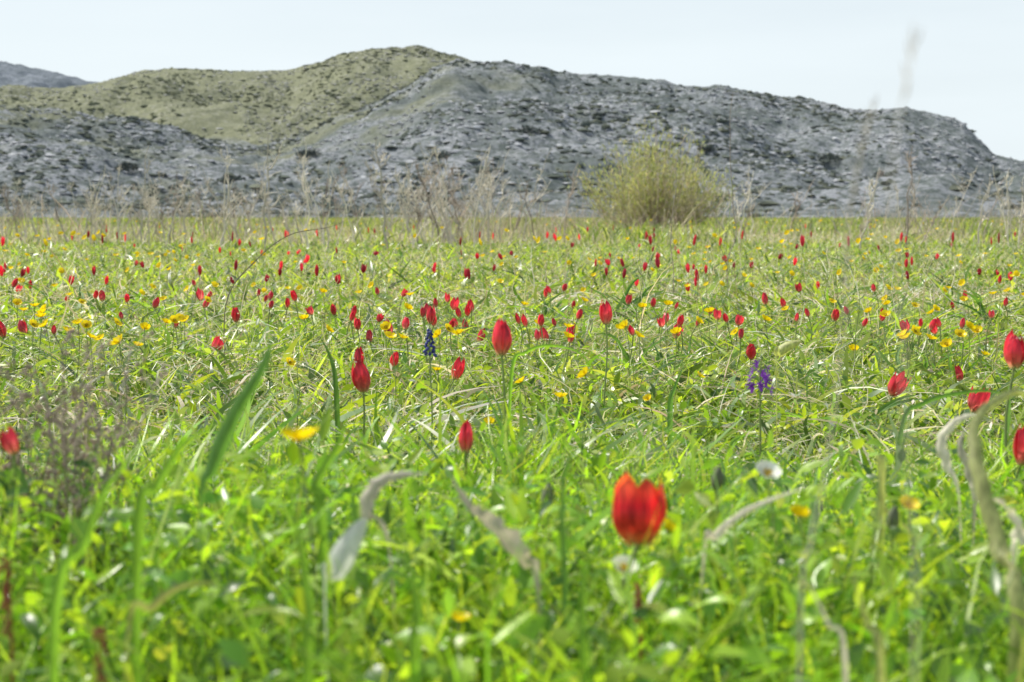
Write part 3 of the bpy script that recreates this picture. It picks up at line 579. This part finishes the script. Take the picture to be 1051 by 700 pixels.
def disc_flower(px, py, d, s, label):
    c = P(px, py, d); r = obj('white_flower', None, None, to_ground(c)); tag(r, label, 'flower')
    obj('stem', BST, r, sc=(1, 1, c.z)); mb = MB(); bc_petal(mbx=mb); me = mb.data('petal', [M['white']])
    f = obj('flower_centre', BCEN, r, (0, 0, c.z), (.5, .2, 0), (s, s, s))
    for k in range(6): obj('petal', me, f, (0, 0, 0), (0, 0, k*PI/3))
disc_flower(787, 488, .95, .8, 'blurred small white flower in the right foreground above the beige leaf')
disc_flower(640, 585, .85, .7, 'blurred small white flower just below the large open tulip')
# ------------------------------------------------ pods, rusty spikes
def pod(px, py, d, label):
    c = P(px, py, d); r = obj('seed_pod', None, None, to_ground(c, .01)); tag(r, label, 'seed pod', 'grey green seed pods')
    mb = MB(); mb.tube(smooth([(0, 0, 0), (-.004, 0, c.z*.5), (-.01, 0, c.z-.006)], 4), .001, 5); obj('stem', mb.data('stem', [M['stemg']]), r)
    mb = MB(); rows = []
    for i in range(9):
        v = i/8; rr = .0050*math.sin(PI*min(1, v*.93+.05))**.7*(1-.35*v); rows.append([(rr*(1+.12*math.cos(6*PI*j/6))*math.cos(2*PI*j/12), rr*(1+.12*math.cos(6*PI*j/6))*math.sin(2*PI*j/12), .018*v) for j in range(13)])
    mb.grid(rows); obj('pod', mb.data('pod', [M['pod']]), r, (-.01, 0, c.z-.008), (.1, .1, 0))
pod(735, 492, 1.0, 'grey green seed pod right of the large open tulip'); pod(561, 509, 1.0, 'grey green seed pod left of the large open tulip'); pod(915, 533, .95, 'dark grey green pod beside the golden flower at right')
def spike(px, py0, py1, d, label, mat='rust', s=1):
    a = P(px, py0, d); r = obj('sorrel_spike', None, None, to_ground(a)); tag(r, label, 'seed spike', 'rusty seed spikes')
    H0 = max(.02, P(px, py1, d).z); H1 = a.z
    mb = MB(); mb.tube([(0, 0, 0), (.002, 0, H0), (0, 0, H1)], [.001, .001, .0006], 5); obj('stem', mb.data('stem', [M[mat]]), r)
    mb = MB()
    for k in range(60):
        z = H0+(H1-H0)*random.random(); an = k*2.4; rr = random.uniform(.0005, .003)*s; mb.blob((rr*math.cos(an), rr*math.sin(an), z), .0010, .0015, n=5, k=3)
    obj('seed_cluster', mb.data('seed_cluster', [M[mat]]), r)
spike(5, 572, 655, .72, 'rusty brown seed spike at the left edge of the foreground'); spike(103, 645, 700, .68, 'short rusty brown seed spike at the lower left bottom edge'); spike(655, 600, 640, .8, 'brownish red seed spike under the large open tulip', s=.6)
# ------------------------------------------------ near feathery stalks at right
def stalk(pts, d, label, plume=.28, rad=.0006):
    q = [P(a, b, d) for a, b in pts]; q = [to_ground(q[0])]+q; b0 = q[0].copy(); q = smooth([p-b0 for p in q], 6); k = len(q)
    r = obj('grass_stalk', None, None, b0); tag(r, label, 'grass stalk', 'tall pale grass stalks close to the camera')
    mb = MB(); mb.tube(q, [rad*(1-.5*i/k) for i in range(k)], 5); obj('stem', mb.data('stem', [M['twigl']]), r)
    mb = MB(); i0 = int(k*(1-plume))
    for i in range(i0, k):
        for s in range(2):
            a = random.uniform(0, 6.28); l = random.uniform(.003, .006); p = q[i]
            mb.ribbon([p, p+Vector((math.cos(a)*l*.3, math.sin(a)*l*.3, l*.6)), p+Vector((math.cos(a)*l*.4, math.sin(a)*l*.4, l*1.3))], .0009)
    obj('seed_head', mb.data('seed_head', [M['twigl']]), r)
stalk([(822, 640), (832, 560), (850, 470), (866, 330), (872, 220), (896, 112)], .55, 'blurred pale grass stalk rising above the horizon at right')
stalk([(940, 650), (930, 500), (925, 330), (915, 180), (938, 48)], .40, 'faint very blurred grass stalk reaching the sky at far right', .10, .0003)
# ------------------------------------------------ dry twiggy plant at left
c = P(70, 420, 1.05); r = obj('dry_twiggy_plant', None, None, to_ground(c)); tag(r, 'blurred pale brown feathery dry plant at left', 'plant')
for s in range(30):
    a = random.uniform(0, 6.28); R_ = random.uniform(.01, .075); H = random.uniform(.17, .285); q = smooth([(0, 0, 0), (R_*.35*math.cos(a), R_*.35*math.sin(a), H*.5), (R_*math.cos(a), R_*math.sin(a), H)], 5)
    mb = MB(); mb.tube(q, .0007, 4)
    for k in range(34):
        p = q[random.randrange(4, len(q))]; an = random.uniform(0, 6.28); l = random.uniform(.008, .02); e = p+Vector((math.cos(an)*l, math.sin(an)*l, l*.7)); mb.tube([p, e], .0004, 3)
        mb.blob(e, .0016, .0020, 1, n=5, k=3)
    obj('branch', mb.data('branch', [M['twig'], M['mauve']]), r)
# ------------------------------------------------ dry stalks on the horizon
def dead_stalk(px, top, d, label, lean=0, nb=5, rad=.004, mat='twig', seed=0, group='dead stalks standing along the far edge of the meadow'):
    q = random.Random(seed); H = CZ+(HOR-top)/F*d; b0 = to_ground(P(px, 230, d)); r = obj('dead_stalk', None, None, b0); tag(r, label, 'dead stalk', group)
    L = lean/F*d; k = 9; pts = [Vector((L*(i/k)**1.3+q.uniform(-.02, .02)*H, q.uniform(-.012, .012), H*i/k)) for i in range(k+1)]; pts[0] = Vector((0, 0, 0)); pts = smooth(pts, 3)
    mb = MB(); n = len(pts); mb.tube(pts, [rad*(1-.7*i/n) for i in range(n)], 5); obj('stem', mb.data('stem', [M[mat]]), r)
    for b in range(nb):
        i = int(n*q.uniform(.3, .88)); p = pts[i]; a = q.choice([0, PI])+q.uniform(-.9, .9); l = H*q.uniform(.18, .5)*(1.15-i/n); el = q.uniform(.5, 1.15)
        mb = MB(); m = [p]
        for s in range(1, 6):
            t = s/5; m.append(p+Vector((math.cos(a)*math.cos(el+.4*t)*l*t, math.sin(a)*math.cos(el)*l*t, math.sin(el+.3*t)*l*t))+Vector((q.uniform(-1, 1), q.uniform(-1, 1), q.uniform(-1, 1)))*l*.05)
        mb.tube(m, [rad*.6*(1-.5*s/5) for s in range(6)], 4)
        for s in (1, 2, 3, 4):
            for _ in range(1 if mat == 'stemg' else 2):
                dv = Vector((q.uniform(-1, 1), q.uniform(-1, 1), q.uniform(.1, 1.2)))*l*.36; mb.tube([m[s], m[s]+dv*.5+Vector((0, 0, l*.03)), m[s]+dv], [rad*.4, rad*.32, rad*.2], 3)
        obj('branch', mb.data('branch', [M[mat]]), r)
DS = [(82, 178, 14, 22, 3, 'twigl', 'pale dead stalk leaning right near the left edge'), (143, 150, 15, 10, 4, 'twigl', 'thin branching dead stalk against the dark left slope'), (228, 150, 14, 6, 4, 'twigl', 'forked dead stalk left of the tallest pale one'), (272, 137, 13, 4, 2, 'twigl', 'tall straight pale dead stalk against the left hill'), (316, 142, 14, -3, 1, 'twigl', 'straight thin dead stalk right of the tallest pale one'), (335, 165, 14, 5, 3, 'twigl', 'short dead stalk with side twigs left of the brown thicket'), (398, 140, 13, -12, 6, 'twigl', 'branching dead stalk at the left end of the brown thicket'), (690, 128, 6, 8, 1, 'twig', 'curved bare stalk in front of the round shrub'), (751, 95, 6, 1, 0, 'twig', 'tallest thin dark stalk just right of the round shrub'), (884, 172, 14, 18, 3, 'twigl', 'dead stalk leaning right on the right side of the hill'), (930, 150, 14, 4, 3, 'twig', 'forked dead stalk below the right end of the ridge'), (1003, 178, 14, 12, 4, 'twigl', 'pale branching dead stalk near the right edge')]
for i, (px, top, d, ln, nb, mt, lab) in enumerate(DS): dead_stalk(px, top, d, lab, ln, nb, .0026 if d == 6 else .0100, mt, i)
for i in range(60):
    px = rd.triangular(310, 585, 460); dead_stalk(px, rd.uniform(145, 210), rd.uniform(14, 21), 'brown dead stalk in the tangled thicket left of the round shrub', rd.uniform(-36, 40), rd.randint(3, 7), .0082, rd.choice(['twig', 'twigl', 'twigl']), 100+i, 'thicket of dead stalks left of the shrub')
for i in range(92):
    px = rd.choice([rd.uniform(0, 335), rd.uniform(0, 335), rd.uniform(740, 1060)]); sd = 'left' if px < 400 else 'right'
    dead_stalk(px, rd.uniform(165, 216), rd.uniform(14, 22), 'short dead stalk on the skyline of the meadow, right of the shrub' if sd == 'right' else 'short dead stalk on the skyline of the meadow, far left of the thicket', rd.uniform(-32, 32), rd.randint(2, 6), .0080, rd.choice(['twig', 'twigl', 'twigl']), 300+i)
blade('dry_twig', [(232, 312), (262, 268), (298, 241), (345, 231), (384, 206)], 3.0, .0026, 'twig', 'thin brown twig arching up from the meadow at left of centre', 'twig', crump=.3)
for i, (px, top, d) in enumerate([(655, 255, 3), (857, 222, 4), (849, 235, 4.2), (880, 300, 2.6), (1024, 300, 2.6), (745, 170, 4), (300, 355, 2)]):
    dead_stalk(px, top, d, 'thin dark green stalk in the meadow, ' + ['below the round shrub', 'tallest at right', 'next to the tallest at right', 'above the ragged tulip', 'near the right edge', 'crossing the hill beside the shrub', 'above the large yellow flower'][i], 3, 1, .0014, 'stemg', 500+i, 'thin green stalks')
# ------------------------------------------------ green tufts
def tuft(px, py, d, n, h, label):
    b = to_ground(P(px, py, d)); r = obj('leaf_tuft', None, None, b); tag(r, label, 'plant', 'green leaf tufts')
    for k in range(n):
        s = rd.uniform(.7, 1.3)*h/.12; obj('leaf', LEAF[rd.choice([0, 1, 1, 3])], r, (rd.uniform(-.03, .03), rd.uniform(-.03, .03), 0), (rd.uniform(-.2, .2), rd.uniform(-.2, .2), rd.uniform(0, 6.28)), (s*.8, s*.8, s))
for px, py, d, n, h, lab in [(640, 290, 4.6, 40, .20, 'bright green leafy tuft in the meadow under the left side of the shrub'), (665, 345, 3, 18, .15, 'green leafy tuft below and right of the upright tulip'), (1025, 300, 4.2, 18, .18, 'green leafy tuft near the right edge in the middle distance'), (870, 362, 2.2, 14, .14, 'green tuft above left of the ragged crimson tulip'), (880, 250, 8, 18, .2, 'tall green tuft well back at right'), (60, 300, 5, 16, .17, 'green tuft far left in the middle distance'), (950, 430, 1.6, 12, .13, 'low green tuft under the ragged crimson tulip'), (420, 420, 1.9, 12, .13, 'low green tuft below the small round tulip'), (240, 400, 1.9, 14, .13, 'green tuft left of the plump leaning tulip'), (720, 420, 1.8, 16, .14, 'green tuft left of the purple orchid'), (560, 300, 4.5, 16, .17, 'green tuft above the tallest tulip'), (160, 290, 5, 16, .18, 'green tuft left of centre well back in straw')]:
    tuft(px, py, d, n, h, lab)
# ------------------------------------------------ round shrub
D = 40; r = obj('shrub', None, None, to_ground(P(672, 230, D))); tag(r, 'round yellow green shrub standing at the far edge of the meadow before the hill', 'shrub')
mb = MB(); tips = []; Rm = 82/F*D; Hm = CZ+(HOR-150)/F*D; K_ = D/22
for i in range(210):
    a = random.uniform(0, 6.28); tl = random.random()**.5; R_ = Rm*tl*random.uniform(.70, 1.12); H = (Hm-.50*K_*tl**3.0)*random.uniform(.55, 1.12)
    H *= 1-.12*math.sin(a*2+1)-.11*math.sin(a*5)
    bx, by = R_*.35*math.cos(a), R_*.3*math.sin(a)
    q = smooth([(bx, by, 0), (R_*.75*math.cos(a), R_*.6*math.sin(a), H*.4), (R_*math.cos(a), R_*.8*math.sin(a), H)], 6)
    mb.tube(q, [.017*(1-.8*j/len(q)) for j in range(len(q))], 4, 0); tips += [(q[j], q[j]-q[j-1]) for j in range(4, len(q)) for _ in range(6)]
obj('stem', mb.data('stem', [M['twig']]), r)
B = np.array([t[0][:] for t in tips])+rng.normal(0, .10, (len(tips), 3)); B[:, 2] = np.abs(B[:, 2]); Dn = np.array([t[1].normalized()[:] for t in tips])+rng.normal(0, .4, (len(tips), 3))
n = len(B); V, Q, C_ = leaves(B, Dn, U(.07, .21, n), U(.014, .036, n), colr(n, [(.38, .41, .16), (.48, .48, .23), (.25, .29, .12), (.55, .52, .32)], [3, 3, 2, 1.5]), U(0, .3, n), 3)
obj('foliage', npmesh('foliage', V, Q, C_, M['bush']), r)
# dark bushes on the hillside, individually visible
def hbush(px, py, wpx, label):
    ys = np.linspace(300, 618, 600); xs = (px-525.5)/F*ys; zs = hill(xs, ys, FA[0], *FA[1:6]); pyv = HOR-(zs-CZ)/ys*F
    i = int(np.argmax(pyv < py)) or 400; c = Vector((xs[i], ys[i], zs[i]-.5)); Wm = wpx/F*ys[i]/2
    n = 600; a = U(0, 6.28, n); rr = np.sqrt(rng.random(n))*(.5+1.0*fbm(np.cos(a)*2+9+px, np.sin(a)*2+9, 2, 3)); bx = np.cos(a)*rr*Wm*1.1; by = np.sin(a)*rr*Wm*1.6; top = Wm*.28*np.clip(1.3-rr**2, .1, 2)*(.4+1.2*fbm(bx*.9+50+px, by*.9+50, 3, 2)); bz = top*U(.1, 1, n)+by*.12
    V, Q, C_ = leaves(np.stack([bx, by, bz], -1), rng.normal(0, 1, (n, 3)), U(.4, 1.0, n), U(.3, .6, n), colr(n, [(.105, .125, .115), (.125, .145, .125), (.09, .105, .10)], [2, 1, 2]), U(0, .3, n), 2)
    tag(obj('hillside_bush', npmesh('hillside_bush', V, Q, C_, sm_), None, c), label, 'bush', 'dark bushes on the grey hill')
for px, py, wp, lab in [(845, 163, 36, 'broad dark bush on the grey hill right of the shrub'), (542, 134, 26, 'dark bush high on the grey hill above the thicket'), (318, 158, 26, 'dark bush on the slope between the tall pale stalks'), (130, 172, 30, 'dark bush on the shaded slope at left'), (905, 180, 22, 'smaller dark bush low on the right part of the hill'), (722, 152, 20, 'dark bush just above the right side of the shrub'), (612, 118, 16, 'small dark bush high on the hill above the shrub'), (455, 160, 22, 'dark bush on the hill above the brown thicket'), (240, 185, 26, 'dark bush at the foot of the left slope')]:
    hbush(px, py, wp, lab)
